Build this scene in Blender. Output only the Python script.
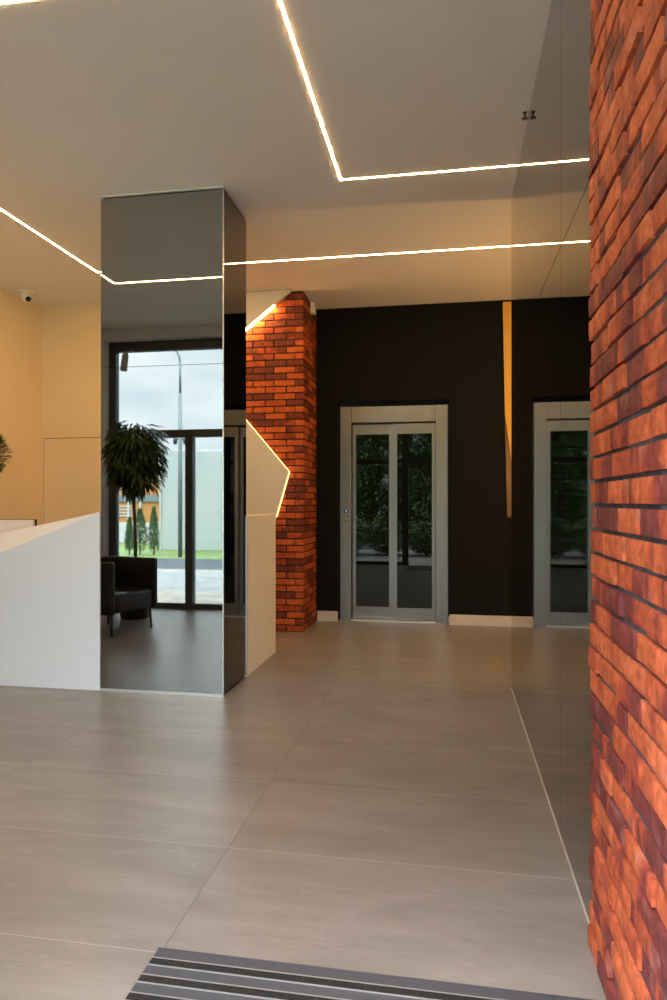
import bpy, bmesh, math, random
from mathutils import Vector, Matrix, Euler, noise

for o in list(bpy.data.objects):
    bpy.data.objects.remove(o)
SC = bpy.context.scene
COL = SC.collection
PI = math.pi

# ------------------------------------------------------------------ camera
HC = 1.25
cam_d = bpy.data.cameras.new('camera')
cam = bpy.data.objects.new('camera', cam_d)
COL.objects.link(cam)
cam.location = (0, 0, HC)
cam.rotation_euler = (PI / 2, 0, math.radians(9.84))
cam_d.sensor_fit = 'VERTICAL'
cam_d.sensor_height = 36.0
cam_d.lens = 672.0 / 1000.0 * 36.0
cam_d.shift_y = 0.002
cam_d.clip_start = 0.05
SC.camera = cam

# ------------------------------------------------------------------ exposure
SC.view_settings.view_transform = 'Standard'
SC.view_settings.look = 'None'
SC.view_settings.exposure = 0.42
SC.view_settings.gamma = 1.0
SC.view_settings.use_curve_mapping = False
SC.cycles.sample_clamp_indirect = 6.0
SC.cycles.use_denoising = True
SC.cycles.max_bounces = 14
SC.cycles.diffuse_bounces = 7
SC.cycles.glossy_bounces = 8
SC.cycles.blur_glossy = 0.4

SKY_HORIZON = 2.3
SKY_ZENITH = 23.0
LED_STRENGTH = 155.0
ADDED_SIDE_LIGHT = 190.0
ADDED_RECEPTION_LIGHT = 18.0
LED_COLOR = (1.0, 0.57, 0.20, 1)
EDGE_LED = 44.0

# ------------------------------------------------------------------ world: overcast sky
world = bpy.data.worlds.new('overcast_sky')
SC.world = world
world.use_nodes = True
nt = world.node_tree
nt.nodes.clear()
tc = nt.nodes.new('ShaderNodeTexCoord')
mp = nt.nodes.new('ShaderNodeMapping')
mp.inputs['Scale'].default_value = (1.6, 1.6, 6.0)
ns = nt.nodes.new('ShaderNodeTexNoise')
ns.inputs['Scale'].default_value = 1.7
ns.inputs['Detail'].default_value = 6
rp = nt.nodes.new('ShaderNodeValToRGB')
rp.color_ramp.elements[0].position = 0.36
rp.color_ramp.elements[0].color = (0.60, 0.68, 0.76, 1)
rp.color_ramp.elements[1].position = 0.62
rp.color_ramp.elements[1].color = (1.0, 1.0, 1.0, 1)
bgn = nt.nodes.new('ShaderNodeBackground')
sz = nt.nodes.new('ShaderNodeSeparateXYZ')
nt.links.new(tc.outputs['Generated'], sz.inputs[0])
zr = nt.nodes.new('ShaderNodeMapRange')      # overcast sky: brighter towards the zenith
zr.inputs['From Min'].default_value = 0.25
zr.inputs['From Max'].default_value = 0.95
zr.inputs['To Min'].default_value = SKY_HORIZON
zr.inputs['To Max'].default_value = SKY_ZENITH
nt.links.new(sz.outputs['Z'], zr.inputs['Value'])
nt.links.new(zr.outputs[0], bgn.inputs['Strength'])
wo = nt.nodes.new('ShaderNodeOutputWorld')
nt.links.new(tc.outputs['Generated'], mp.inputs['Vector'])
nt.links.new(mp.outputs['Vector'], ns.inputs['Vector'])
nt.links.new(ns.outputs['Fac'], rp.inputs['Fac'])
nt.links.new(rp.outputs['Color'], bgn.inputs['Color'])
nt.links.new(bgn.outputs['Background'], wo.inputs['Surface'])


# ------------------------------------------------------------------ materials
def mat_new(name):
    m = bpy.data.materials.new(name)
    m.use_nodes = True
    t = m.node_tree
    return m, t, t.nodes['Principled BSDF']


def pbr(name, col, rough=0.6, metal=0.0, spec=0.5, noise_scale=0, noise_amt=0.0,
        bump_scale=0, bump=0.0, stretch=(1, 1, 1), bump_dist=0.005):
    m, t, b = mat_new(name)
    c = tuple(col) + (1,)
    b.inputs['Base Color'].default_value = c
    b.inputs['Roughness'].default_value = rough
    b.inputs['Metallic'].default_value = metal
    b.inputs['Specular IOR Level'].default_value = spec
    if noise_amt or bump:
        tc = t.nodes.new('ShaderNodeTexCoord')
        mp = t.nodes.new('ShaderNodeMapping')
        mp.inputs['Scale'].default_value = stretch
        t.links.new(tc.outputs['Object'], mp.inputs['Vector'])
    if noise_amt:
        n = t.nodes.new('ShaderNodeTexNoise')
        n.inputs['Scale'].default_value = noise_scale
        n.inputs['Detail'].default_value = 5
        t.links.new(mp.outputs['Vector'], n.inputs['Vector'])
        r = t.nodes.new('ShaderNodeValToRGB')
        k0, k1 = 1 - noise_amt, 1 + noise_amt
        r.color_ramp.elements[0].color = tuple(max(0, x * k0) for x in col) + (1,)
        r.color_ramp.elements[1].color = tuple(min(1, x * k1) for x in col) + (1,)
        r.color_ramp.elements[0].position = 0.3
        r.color_ramp.elements[1].position = 0.7
        t.links.new(n.outputs['Fac'], r.inputs['Fac'])
        t.links.new(r.outputs['Color'], b.inputs['Base Color'])
    if bump:
        n2 = t.nodes.new('ShaderNodeTexNoise')
        n2.inputs['Scale'].default_value = bump_scale
        n2.inputs['Detail'].default_value = 4
        t.links.new(mp.outputs['Vector'], n2.inputs['Vector'])
        bp = t.nodes.new('ShaderNodeBump')
        bp.inputs['Strength'].default_value = bump
        bp.inputs['Distance'].default_value = bump_dist
        t.links.new(n2.outputs['Fac'], bp.inputs['Height'])
        t.links.new(bp.outputs['Normal'], b.inputs['Normal'])
    return m


def emit(name, col, strength):
    m = bpy.data.materials.new(name)
    m.use_nodes = True
    t = m.node_tree
    t.nodes.clear()
    e = t.nodes.new('ShaderNodeEmission')
    e.inputs['Color'].default_value = col
    e.inputs['Strength'].default_value = strength
    o = t.nodes.new('ShaderNodeOutputMaterial')
    t.links.new(e.outputs[0], o.inputs[0])
    return m


def glass(name, tint=(0.93, 0.97, 0.96)):
    m = bpy.data.materials.new(name)
    m.use_nodes = True
    t = m.node_tree
    t.nodes.clear()
    tr = t.nodes.new('ShaderNodeBsdfTransparent')
    tr.inputs['Color'].default_value = tint + (1,)
    gl = t.nodes.new('ShaderNodeBsdfGlossy')
    gl.inputs['Roughness'].default_value = 0.01
    gl.inputs['Color'].default_value = (1, 1, 1, 1)
    fr = t.nodes.new('ShaderNodeFresnel')
    fr.inputs['IOR'].default_value = 1.45
    mx = t.nodes.new('ShaderNodeMixShader')
    o = t.nodes.new('ShaderNodeOutputMaterial')
    t.links.new(fr.outputs[0], mx.inputs[0])
    t.links.new(tr.outputs[0], mx.inputs[1])
    t.links.new(gl.outputs[0], mx.inputs[2])
    t.links.new(mx.outputs[0], o.inputs[0])
    return m


def tinted_mirror(name, col, rough=0.015):
    m, t, b = mat_new(name)
    b.inputs['Base Color'].default_value = tuple(col) + (1,)
    b.inputs['Metallic'].default_value = 1.0
    b.inputs['Roughness'].default_value = rough
    return m


def floor_tiles():
    """large honed stone-look porcelain tiles with thin pale joints and soft veins"""
    m, t, b = mat_new('stone_floor_tiles')
    L = t.links.new
    N = t.nodes.new
    tc = N('ShaderNodeTexCoord')
    sep = N('ShaderNodeSeparateXYZ')
    L(tc.outputs['Object'], sep.inputs[0])

    def math_(op, a, bb=None, cc=None):
        n = N('ShaderNodeMath')
        n.operation = op
        for i, v in enumerate((a, bb, cc)):
            if v is None:
                continue
            if isinstance(v, (int, float)):
                n.inputs[i].default_value = v
            else:
                L(v, n.inputs[i])
        return n.outputs[0]
    TX, TY = 1.197, 0.575
    ux = math_('DIVIDE', math_('SUBTRACT', sep.outputs[0], -0.79 - 10 * TX), TX)
    uy = math_('DIVIDE', math_('SUBTRACT', sep.outputs[1], 2.33 - 20 * TY), TY)
    fx, fy = math_('FRACT', ux), math_('FRACT', uy)
    ix, iy = math_('FLOOR', ux), math_('FLOOR', uy)
    dx = math_('MULTIPLY', math_('MINIMUM', fx, math_('SUBTRACT', 1.0, fx)), TX)
    dy = math_('MULTIPLY', math_('MINIMUM', fy, math_('SUBTRACT', 1.0, fy)), TY)
    jx = math_('LESS_THAN', dx, 0.0016)
    jy = math_('LESS_THAN', dy, 0.0016)
    comb = N('ShaderNodeCombineXYZ')
    L(ix, comb.inputs[0]); L(iy, comb.inputs[1])
    wn = N('ShaderNodeTexWhiteNoise')
    wn.noise_dimensions = '2D'
    L(comb.outputs[0], wn.inputs['Vector'])
    # per tile offset of the stone pattern
    vm = N('ShaderNodeVectorMath'); vm.operation = 'SCALE'; vm.inputs['Scale'].default_value = 7.0
    L(wn.outputs['Color'], vm.inputs[0])
    va = N('ShaderNodeVectorMath'); va.operation = 'ADD'
    L(tc.outputs['Object'], va.inputs[0]); L(vm.outputs[0], va.inputs[1])
    mp = N('ShaderNodeMapping')
    mp.inputs['Rotation'].default_value = (0, 0, math.radians(-14))
    mp.inputs['Scale'].default_value = (0.7, 2.6, 1)
    L(va.outputs[0], mp.inputs['Vector'])
    n1 = N('ShaderNodeTexNoise')
    n1.inputs['Scale'].default_value = 2.2
    n1.inputs['Detail'].default_value = 9
    n1.inputs['Roughness'].default_value = 0.62
    n1.inputs['Distortion'].default_value = 0.7
    L(mp.outputs[0], n1.inputs['Vector'])
    r1 = N('ShaderNodeValToRGB')
    e = r1.color_ramp.elements
    e[0].position = 0.28; e[0].color = (0.160, 0.145, 0.135, 1)
    e[1].position = 0.74; e[1].color = (0.262, 0.238, 0.222, 1)
    L(n1.outputs['Fac'], r1.inputs['Fac'])
    # thin pale veins
    n2 = N('ShaderNodeTexNoise')
    n2.inputs['Scale'].default_value = 0.9
    n2.inputs['Detail'].default_value = 4
    n2.inputs['Distortion'].default_value = 1.6
    L(mp.outputs[0], n2.inputs['Vector'])
    ab = math_('ABSOLUTE', math_('SUBTRACT', n2.outputs['Fac'], 0.5))
    vein = N('ShaderNodeMapRange')
    vein.inputs['From Min'].default_value = 0.0
    vein.inputs['From Max'].default_value = 0.0035
    vein.inputs['To Min'].default_value = 0.14
    vein.inputs['To Max'].default_value = 0.0
    L(ab, vein.inputs['Value'])
    mx = N('ShaderNodeMixRGB')
    mx.inputs['Color2'].default_value = (0.48, 0.44, 0.40, 1)
    L(vein.outputs[0], mx.inputs['Fac']); L(r1.outputs['Color'], mx.inputs['Color1'])
    # tile tone
    tone = N('ShaderNodeMapRange')
    tone.inputs['To Min'].default_value = 0.96; tone.inputs['To Max'].default_value = 1.04
    L(wn.outputs['Value'], tone.inputs['Value'])
    ml = N('ShaderNodeVectorMath'); ml.operation = 'SCALE'
    L(mx.outputs[0], ml.inputs[0]); L(tone.outputs[0], ml.inputs['Scale'])
    m1 = N('ShaderNodeMixRGB')
    m1.inputs['Color2'].default_value = (0.40, 0.37, 0.34, 1)
    L(math_('MULTIPLY', jy, 0.75), m1.inputs['Fac']); L(ml.outputs[0], m1.inputs['Color1'])
    m2 = N('ShaderNodeMixRGB')
    m2.inputs['Color2'].default_value = (0.09, 0.08, 0.075, 1)
    L(math_('MULTIPLY', jx, 0.8), m2.inputs['Fac']); L(m1.outputs[0], m2.inputs['Color1'])
    L(m2.outputs[0], b.inputs['Base Color'])
    rr = N('ShaderNodeMapRange')
    rr.inputs['To Min'].default_value = 0.285; rr.inputs['To Max'].default_value = 0.36
    L(n1.outputs['Fac'], rr.inputs['Value'])
    L(rr.outputs[0], b.inputs['Roughness'])
    b.inputs['Specular IOR Level'].default_value = 0.5
    n3 = N('ShaderNodeTexNoise')
    n3.inputs['Scale'].default_value = 9
    n3.inputs['Detail'].default_value = 6
    L(mp.outputs[0], n3.inputs['Vector'])
    bp = N('ShaderNodeBump')
    bp.inputs['Strength'].default_value = 0.2
    bp.inputs['Distance'].default_value = 0.01
    L(n3.outputs['Fac'], bp.inputs['Height'])
    L(bp.outputs[0], b.inputs['Normal'])
    return m


def brick_mat(name, stretch, gain=1.0, idw=0.13, dist=0.3, nsc=5.5, tint=(1, 1, 1), bloom=0.45):
    """fired clay: orange body with flashed dark bands, each brick its own pattern"""
    m, t, b = mat_new(name)
    L = t.links.new
    N = t.nodes.new
    at = N('ShaderNodeVertexColor'); at.layer_name = 'brick_id'
    tc = N('ShaderNodeTexCoord')
    sc = N('ShaderNodeVectorMath'); sc.operation = 'SCALE'; sc.inputs['Scale'].default_value = 31.0
    L(at.outputs['Color'], sc.inputs[0])
    ad = N('ShaderNodeVectorMath'); ad.operation = 'ADD'
    L(tc.outputs['Object'], ad.inputs[0]); L(sc.outputs[0], ad.inputs[1])
    mp = N('ShaderNodeMapping'); mp.inputs['Scale'].default_value = stretch
    L(ad.outputs[0], mp.inputs['Vector'])
    n1 = N('ShaderNodeTexNoise'); n1.inputs['Scale'].default_value = nsc
    n1.inputs['Detail'].default_value = 2; n1.inputs['Distortion'].default_value = dist
    L(mp.outputs[0], n1.inputs['Vector'])
    sepc = N('ShaderNodeSeparateColor'); L(at.outputs['Color'], sepc.inputs[0])
    mr = N('ShaderNodeMapRange'); mr.inputs['To Min'].default_value = -idw; mr.inputs['To Max'].default_value = idw
    L(sepc.outputs[0], mr.inputs['Value'])
    sm = N('ShaderNodeMath'); sm.operation = 'ADD'
    L(n1.outputs['Fac'], sm.inputs[0]); L(mr.outputs[0], sm.inputs[1])
    r = N('ShaderNodeValToRGB')
    e = r.color_ramp.elements

    def g(c): return tuple(min(1, x * gain * k) for x, k in zip(c, tint)) + (1,)
    e[0].position = 0.34; e[0].color = g((0.20, 0.052, 0.045))
    e[1].position = 0.66; e[1].color = g((0.66, 0.185, 0.065))
    for p, c in ((0.43, (0.26, 0.055, 0.040)), (0.47, (0.44, 0.095, 0.042)), (0.55, (0.56, 0.135, 0.045))):
        x = e.new(p); x.color = g(c)
    L(sm.outputs[0], r.inputs['Fac'])
    n2 = N('ShaderNodeTexNoise'); n2.inputs['Scale'].default_value = 38; n2.inputs['Detail'].default_value = 6
    L(ad.outputs[0], n2.inputs['Vector'])
    r2 = N('ShaderNodeMapRange'); r2.inputs['From Min'].default_value = 0.3; r2.inputs['From Max'].default_value = 0.7
    r2.inputs['To Min'].default_value = 0.62; r2.inputs['To Max'].default_value = 1.25
    L(n2.outputs['Fac'], r2.inputs['Value'])
    ml = N('ShaderNodeVectorMath'); ml.operation = 'SCALE'
    L(r.outputs['Color'], ml.inputs[0]); L(r2.outputs[0], ml.inputs['Scale'])
    # lime bloom
    n4 = N('ShaderNodeTexNoise'); n4.inputs['Scale'].default_value = 11; n4.inputs['Detail'].default_value = 3
    L(ad.outputs[0], n4.inputs['Vector'])
    r4 = N('ShaderNodeMapRange'); r4.inputs['From Min'].default_value = 0.58; r4.inputs['From Max'].default_value = 0.78
    r4.inputs['To Max'].default_value = bloom
    L(n4.outputs['Fac'], r4.inputs['Value'])
    mx = N('ShaderNodeMixRGB'); mx.inputs['Color2'].default_value = g((0.62, 0.36, 0.27))
    L(r4.outputs[0], mx.inputs['Fac']); L(ml.outputs[0], mx.inputs['Color1'])
    L(mx.outputs[0], b.inputs['Base Color'])
    b.inputs['Roughness'].default_value = 0.72
    b.inputs['Specular IOR Level'].default_value = 0.35
    bp = N('ShaderNodeBump'); bp.inputs['Strength'].default_value = 0.5; bp.inputs['Distance'].default_value = 0.004
    L(n2.outputs['Fac'], bp.inputs['Height']); L(bp.outputs[0], b.inputs['Normal'])
    return m


M = {}
M['floor'] = floor_tiles()
M['ceiling'] = pbr('ceiling_paint', (0.80, 0.78, 0.76), 0.9, noise_scale=3, noise_amt=0.015)
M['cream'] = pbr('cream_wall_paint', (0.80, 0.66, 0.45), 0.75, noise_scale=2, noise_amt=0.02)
M['white'] = pbr('white_lacquer', (0.80, 0.79, 0.78), 0.45)
M['white_cool'] = pbr('cool_white_lacquer', (0.62, 0.65, 0.69), 0.45)
M['panel_white'] = pbr('matt_white_panel', (0.66, 0.66, 0.67), 0.6)
M['black_wall'] = pbr('black_textured_plaster', (0.0052, 0.0062, 0.0075), 0.85, spec=0.15, noise_scale=60,
                      noise_amt=0.2, bump_scale=220, bump=0.35, bump_dist=0.003)
M['dark'] = pbr('dark_backing', (0.02, 0.02, 0.02), 0.8)
M['plaster'] = pbr('grey_white_plaster', (0.66, 0.72, 0.78), 0.85)
M['skirting'] = pbr('pale_stone_skirting', (0.50, 0.47, 0.45), 0.4, noise_scale=7, noise_amt=0.15)
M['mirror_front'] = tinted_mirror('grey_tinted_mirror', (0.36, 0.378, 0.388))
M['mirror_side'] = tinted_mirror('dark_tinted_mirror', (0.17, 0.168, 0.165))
M['mirror_wall'] = tinted_mirror('bronze_tinted_mirror', (0.34, 0.325, 0.305), 0.02)
M['alu'] = pbr('pale_aluminium', (0.72, 0.72, 0.72), 0.35, metal=0.8)
M['steel'] = pbr('brushed_steel', (0.30, 0.30, 0.30), 0.34, metal=1.0, noise_scale=40, noise_amt=0.05,
                 bump_scale=160, bump=0.08, stretch=(1, 1, 0.03), bump_dist=0.001)
M['lift_glass'] = None
M['brick_near'] = brick_mat('flashed_clay_brick', (0.1, 1.3, 0.10), 0.88, 0.17, 0.1, 6.0, (1.0, 0.86, 0.98))
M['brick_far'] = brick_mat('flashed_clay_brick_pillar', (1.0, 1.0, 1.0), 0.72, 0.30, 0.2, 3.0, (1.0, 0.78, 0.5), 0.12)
M['mortar'] = pbr('dark_grey_mortar', (0.070, 0.070, 0.095), 0.9, noise_scale=30, noise_amt=0.4,
                  bump_scale=120, bump=0.5, bump_dist=0.004)
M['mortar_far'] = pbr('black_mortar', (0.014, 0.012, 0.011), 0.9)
M['led'] = emit('warm_led', LED_COLOR, LED_STRENGTH)
M['led_edge'] = emit('warm_edge_led', (1.0, 0.50, 0.15, 1), EDGE_LED)
M['led_dim'] = emit('warm_edge_led_dim', (1.0, 0.56, 0.20, 1), 2.0)
M['frame'] = pbr('anthracite_frame', (0.055, 0.064, 0.082), 0.5)
M['glass'] = glass('window_glass')
M['leather'] = pbr('black_leather', (0.012, 0.012, 0.014), 0.42, bump_scale=90, bump=0.15, bump_dist=0.002)
M['black_metal'] = pbr('black_metal', (0.015, 0.015, 0.015), 0.4)
M['white_plastic'] = pbr('white_plastic', (0.78, 0.77, 0.75), 0.4)
M['lens'] = pbr('black_lens', (0.01, 0.01, 0.01), 0.1)
M['yellow_lit'] = pbr('yellow_lit_panel', (0.62, 0.36, 0.05), 0.5)  # warm light on the panel is put into its base colour
M['bronze_and_unlit'] = pbr('bronze_and_unlit_panel', (0.09, 0.05, 0.018), 0.4, metal=0.2)  # dark brown stands for the panel's unlit part; also the button plate
M['leaf'] = pbr('glossy_leaf', (0.036, 0.080, 0.022), 0.45, noise_scale=6, noise_amt=0.5)
M['leaf_light'] = pbr('tree_leaf', (0.055, 0.12, 0.022), 0.55, noise_scale=2, noise_amt=0.5)
M['cypress'] = pbr('cypress_foliage', (0.06, 0.12, 0.04), 0.8, noise_scale=5, noise_amt=0.5)
M['bark'] = pbr('bark', (0.11, 0.07, 0.045), 0.85, noise_scale=20, noise_amt=0.4, bump_scale=40, bump=0.5)
M['pot'] = pbr('charcoal_pot', (0.05, 0.05, 0.052), 0.5)
M['soil'] = pbr('potting_soil', (0.04, 0.028, 0.02), 0.95)
M['grass'] = pbr('lawn_grass', (0.085, 0.13, 0.03), 0.9, noise_scale=4, noise_amt=0.3)
M['asphalt'] = pbr('asphalt', (0.10, 0.105, 0.11), 0.9, noise_scale=20, noise_amt=0.2)
M['asphalt_dark'] = pbr('dark_asphalt', (0.022, 0.03, 0.036), 0.9, noise_scale=20, noise_amt=0.2)
M['paving'] = pbr('sandy_paving', (0.165, 0.145, 0.115), 0.9, noise_scale=4, noise_amt=0.35)
M['road_pale'] = pbr('pale_road', (0.125, 0.128, 0.125), 0.9, noise_scale=3, noise_amt=0.2)
M['fence_white'] = pbr('pale_green_white_panel', (0.36, 0.385, 0.36), 0.6)
M['orange'] = pbr('orange_render', (0.42, 0.19, 0.05), 0.8)
M['bwhite'] = pbr('white_render', (0.45, 0.45, 0.44), 0.8)
M['bgrey'] = pbr('grey_band', (0.13, 0.17, 0.18), 0.6)
M['lamp_grey'] = pbr('galvanised_lamp_post', (0.10, 0.125, 0.125), 0.6, metal=0.0)
M['cam_grey'] = pbr('grey_camera_shell', (0.42, 0.45, 0.46), 0.5)
M['carpet'] = pbr('black_mat_pile', (0.016, 0.015, 0.015), 1.0, noise_scale=160, noise_amt=0.9,
                  bump_scale=260, bump=1.0, bump_dist=0.01)
M['mat_alu'] = pbr('mat_grey_profile', (0.062, 0.068, 0.085), 0.5, metal=0.2)
M['mat_ridge'] = pbr('mat_bright_ridge', (0.38, 0.40, 0.42), 0.35, metal=0.6)
M['display'] = pbr('black_display', (0.005, 0.005, 0.006), 0.15)
M['digit'] = emit('blue_white_digit', (0.45, 0.55, 1.0, 1), 0.7)

# dark lift glass: a dark body with a clear reflective skin
m, t, b = mat_new('dark_lift_glass')
b.inputs['Base Color'].default_value = (0.004, 0.006, 0.007, 1)
b.inputs['Roughness'].default_value = 0.0
b.inputs['Specular IOR Level'].default_value = 0.5
b.inputs['IOR'].default_value = 1.52
M['lift_glass'] = m


# ------------------------------------------------------------------ mesh helpers
def nb():
    return bmesh.new()


def box(bm, x0, x1, y0, y1, z0, z1, mi=0, bevel=0.0):
    vs = [bm.verts.new(p) for p in ((x0, y0, z0), (x1, y0, z0), (x1, y1, z0), (x0, y1, z0),
                                    (x0, y0, z1), (x1, y0, z1), (x1, y1, z1), (x0, y1, z1))]
    fs = []
    for idx in ((0, 3, 2, 1), (4, 5, 6, 7), (0, 1, 5, 4), (1, 2, 6, 5), (2, 3, 7, 6), (3, 0, 4, 7)):
        f = bm.faces.new([vs[i] for i in idx])
        f.material_index = mi
        fs.append(f)
    if bevel:
        es = list({e for f in fs for e in f.edges})
        bmesh.ops.bevel(bm, geom=es, offset=bevel, segments=2, profile=0.5, affect='EDGES')
    return fs


def prism(bm, pts, axis, a, c, mi=0):
    """pts: 2-D outline, extruded along axis ('x','y','z') between a and c"""
    def P(p, w):
        if axis == 'y':
            return (p[0], w, p[1])
        if axis == 'x':
            return (w, p[0], p[1])
        return (p[0], p[1], w)
    A = [bm.verts.new(P(p, a)) for p in pts]
    B = [bm.verts.new(P(p, c)) for p in pts]
    n = len(pts)
    fs = [bm.faces.new(A), bm.faces.new(B[::-1])]
    for i in range(n):
        fs.append(bm.faces.new((A[i], B[i], B[(i + 1) % n], A[(i + 1) % n])))
    for f in fs:
        f.material_index = mi
    bmesh.ops.recalc_face_normals(bm, faces=fs)
    return fs


def tube(bm, pts, radii, seg=12, cap=True, mi=0):
    if isinstance(radii, (int, float)):
        radii = [radii] * len(pts)
    rings = []
    up = None
    for i, p in enumerate(pts):
        p = Vector(p)
        d = (Vector(pts[min(i + 1, len(pts) - 1)]) - Vector(pts[max(i - 1, 0)])).normalized()
        if up is None:
            up = Vector((1, 0, 0)) if abs(d.z) > 0.9 else Vector((0, 0, 1))
        s = d.cross(up).normalized()
        u = s.cross(d).normalized()
        rings.append([bm.verts.new(p + radii[i] * (math.cos(2 * PI * k / seg) * s + math.sin(2 * PI * k / seg) * u))
                      for k in range(seg)])
    fs = []
    for a, c in zip(rings, rings[1:]):
        for k in range(seg):
            fs.append(bm.faces.new((a[k], a[(k + 1) % seg], c[(k + 1) % seg], c[k])))
    if cap:
        fs.append(bm.faces.new(rings[0][::-1]))
        fs.append(bm.faces.new(rings[-1]))
    for f in fs:
        f.material_index = mi
        f.smooth = True
    bmesh.ops.recalc_face_normals(bm, faces=fs)
    return fs


def lathe(bm, prof, center=(0, 0, 0), seg=24):
    cx, cy, cz = center
    rings = [[bm.verts.new((cx + r * math.cos(2 * PI * k / seg), cy + r * math.sin(2 * PI * k / seg), cz + z))
              for k in range(seg)] for r, z in prof]
    fs = []
    for a, c in zip(rings, rings[1:]):
        for k in range(seg):
            fs.append(bm.faces.new((a[k], a[(k + 1) % seg], c[(k + 1) % seg], c[k])))
    fs.append(bm.faces.new(rings[0][::-1]))
    fs.append(bm.faces.new(rings[-1]))
    for f in fs:
        f.smooth = True
    bmesh.ops.recalc_face_normals(bm, faces=fs)


def obj(name, bm, mats, parent=None, world=True, rotz=0):
    me = bpy.data.meshes.new(name)
    if parent is not None and world:
        root = parent
        while root.parent:
            root = root.parent
        mt = Matrix.Rotation(-root.rotation_euler.z, 4, 'Z') @ Matrix.Translation(-root.location)
        bmesh.ops.transform(bm, matrix=mt, verts=bm.verts)
    bm.to_mesh(me)
    bm.free()
    if not isinstance(mats, (list, tuple)):
        mats = [mats]
    for mm in mats:
        me.materials.append(mm)
    o = bpy.data.objects.new(name, me)
    COL.objects.link(o)
    if parent is not None:
        o.parent = parent
    return o


def thing(name, label, cat, loc=(0, 0, 0), rotz=0, group=None):
    o = bpy.data.objects.new(name, None)
    COL.objects.link(o)
    o.location = loc
    o.rotation_euler = (0, 0, rotz)
    o.empty_display_size = 0.1
    o['label'] = label
    o['category'] = cat
    if group:
        o['group'] = group
    return o


def tag(o, label, cat, group=None):
    o['label'] = label
    o['category'] = cat
    if group:
        o['group'] = group
    return o


def struct(name, bm, mats, label, cat):
    o = obj(name, bm, mats)
    o['kind'] = 'structure'
    o['label'] = label
    o['category'] = cat
    return o


def bx(x0, x1, y0, y1, z0, z1, bevel=0.0):
    bm = nb()
    box(bm, x0, x1, y0, y1, z0, z1, 0, bevel)
    return bm


# ------------------------------------------------------------------ dimensions
H = 3.28
XL = -4.185       # left wall
XM = 0.405        # mirror wall face
XB = 0.390        # near brick face
YF = 0.70         # facade
YM = 4.64         # end of the mirror wall
YB = 6.95         # black lift wall
YP = 6.31         # brick pillar front
XP = -1.388       # brick pillar right side
XC0, XC1 = -2.284, -1.434   # mirrored column
YC0, YC1 = 4.13, 4.62
XR = 2.6

# ------------------------------------------------------------------ setting
struct('floor', bx(XL - 0.2, XR + 0.2, YF - 0.06, 7.5, -0.1, 0.0), M['floor'],
       'taupe stone-look floor of large rectangular tiles', 'floor')
struct('ceiling', bx(XL - 0.2, XR + 0.2, YF - 0.1, 7.5, H, H + 0.15), M['ceiling'],
       'smooth pale ceiling crossed by light lines', 'ceiling')
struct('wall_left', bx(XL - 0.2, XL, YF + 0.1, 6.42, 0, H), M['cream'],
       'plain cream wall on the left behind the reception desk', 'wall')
# cream back wall with a flush door
bm = nb()
DX0, DX1, DZ = -4.155, -3.27, 1.905
g_ = 0.007
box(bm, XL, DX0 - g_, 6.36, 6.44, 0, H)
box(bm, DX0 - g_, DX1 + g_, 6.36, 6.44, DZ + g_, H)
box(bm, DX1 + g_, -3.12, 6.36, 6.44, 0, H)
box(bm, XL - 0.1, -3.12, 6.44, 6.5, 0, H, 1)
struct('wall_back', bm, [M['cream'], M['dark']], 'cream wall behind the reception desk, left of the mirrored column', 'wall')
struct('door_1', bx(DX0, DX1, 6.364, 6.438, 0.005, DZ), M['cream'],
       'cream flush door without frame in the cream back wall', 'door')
# black lift wall
bm = nb()
box(bm, XP - 0.05, -1.158, YB, YB + 0.15, 0, H)
box(bm, -0.005, XR + 0.2, YB, YB + 0.15, 0, H)
box(bm, -1.158, -0.005, YB, YB + 0.15, 2.30, H)
struct('wall_rear', bm, M['black_wall'], 'black textured wall around the lift doors', 'wall')
struct('baseboard_left', bx(XP + 0.01, -1.158, YB - 0.012, YB, 0, 0.105), M['skirting'],
       'short pale stone skirting between brick pillar and lift', 'skirting')
struct('baseboard_right', bx(-0.005, XR, YB - 0.012, YB, 0, 0.105), M['skirting'],
       'pale stone skirting along the black wall right of the lift', 'skirting')
# rear closing of the shaft
struct('wall_shaft', bx(-1.5, 0.4, 7.45, 7.5, 0, H), M['dark'], 'dark shaft wall behind the lift', 'wall')
# wall that carries the mirrors, and corridor beyond it
struct('wall_right', bx(XM + 0.012, XM + 0.2, 1.98, YM - 0.004, 0, H), M['dark'],
       'dark wall that carries the tinted mirror panels', 'wall')
bm = nb()
box(bm, XM + 0.2, XR, YM - 0.15, YM - 0.004, 0, H)
box(bm, XR, XR + 0.15, YM - 0.15, YB, 0, H)
struct('wall_corridor', bm, M['plaster'], 'pale walls of the side corridor beyond the mirrors', 'wall')


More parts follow.
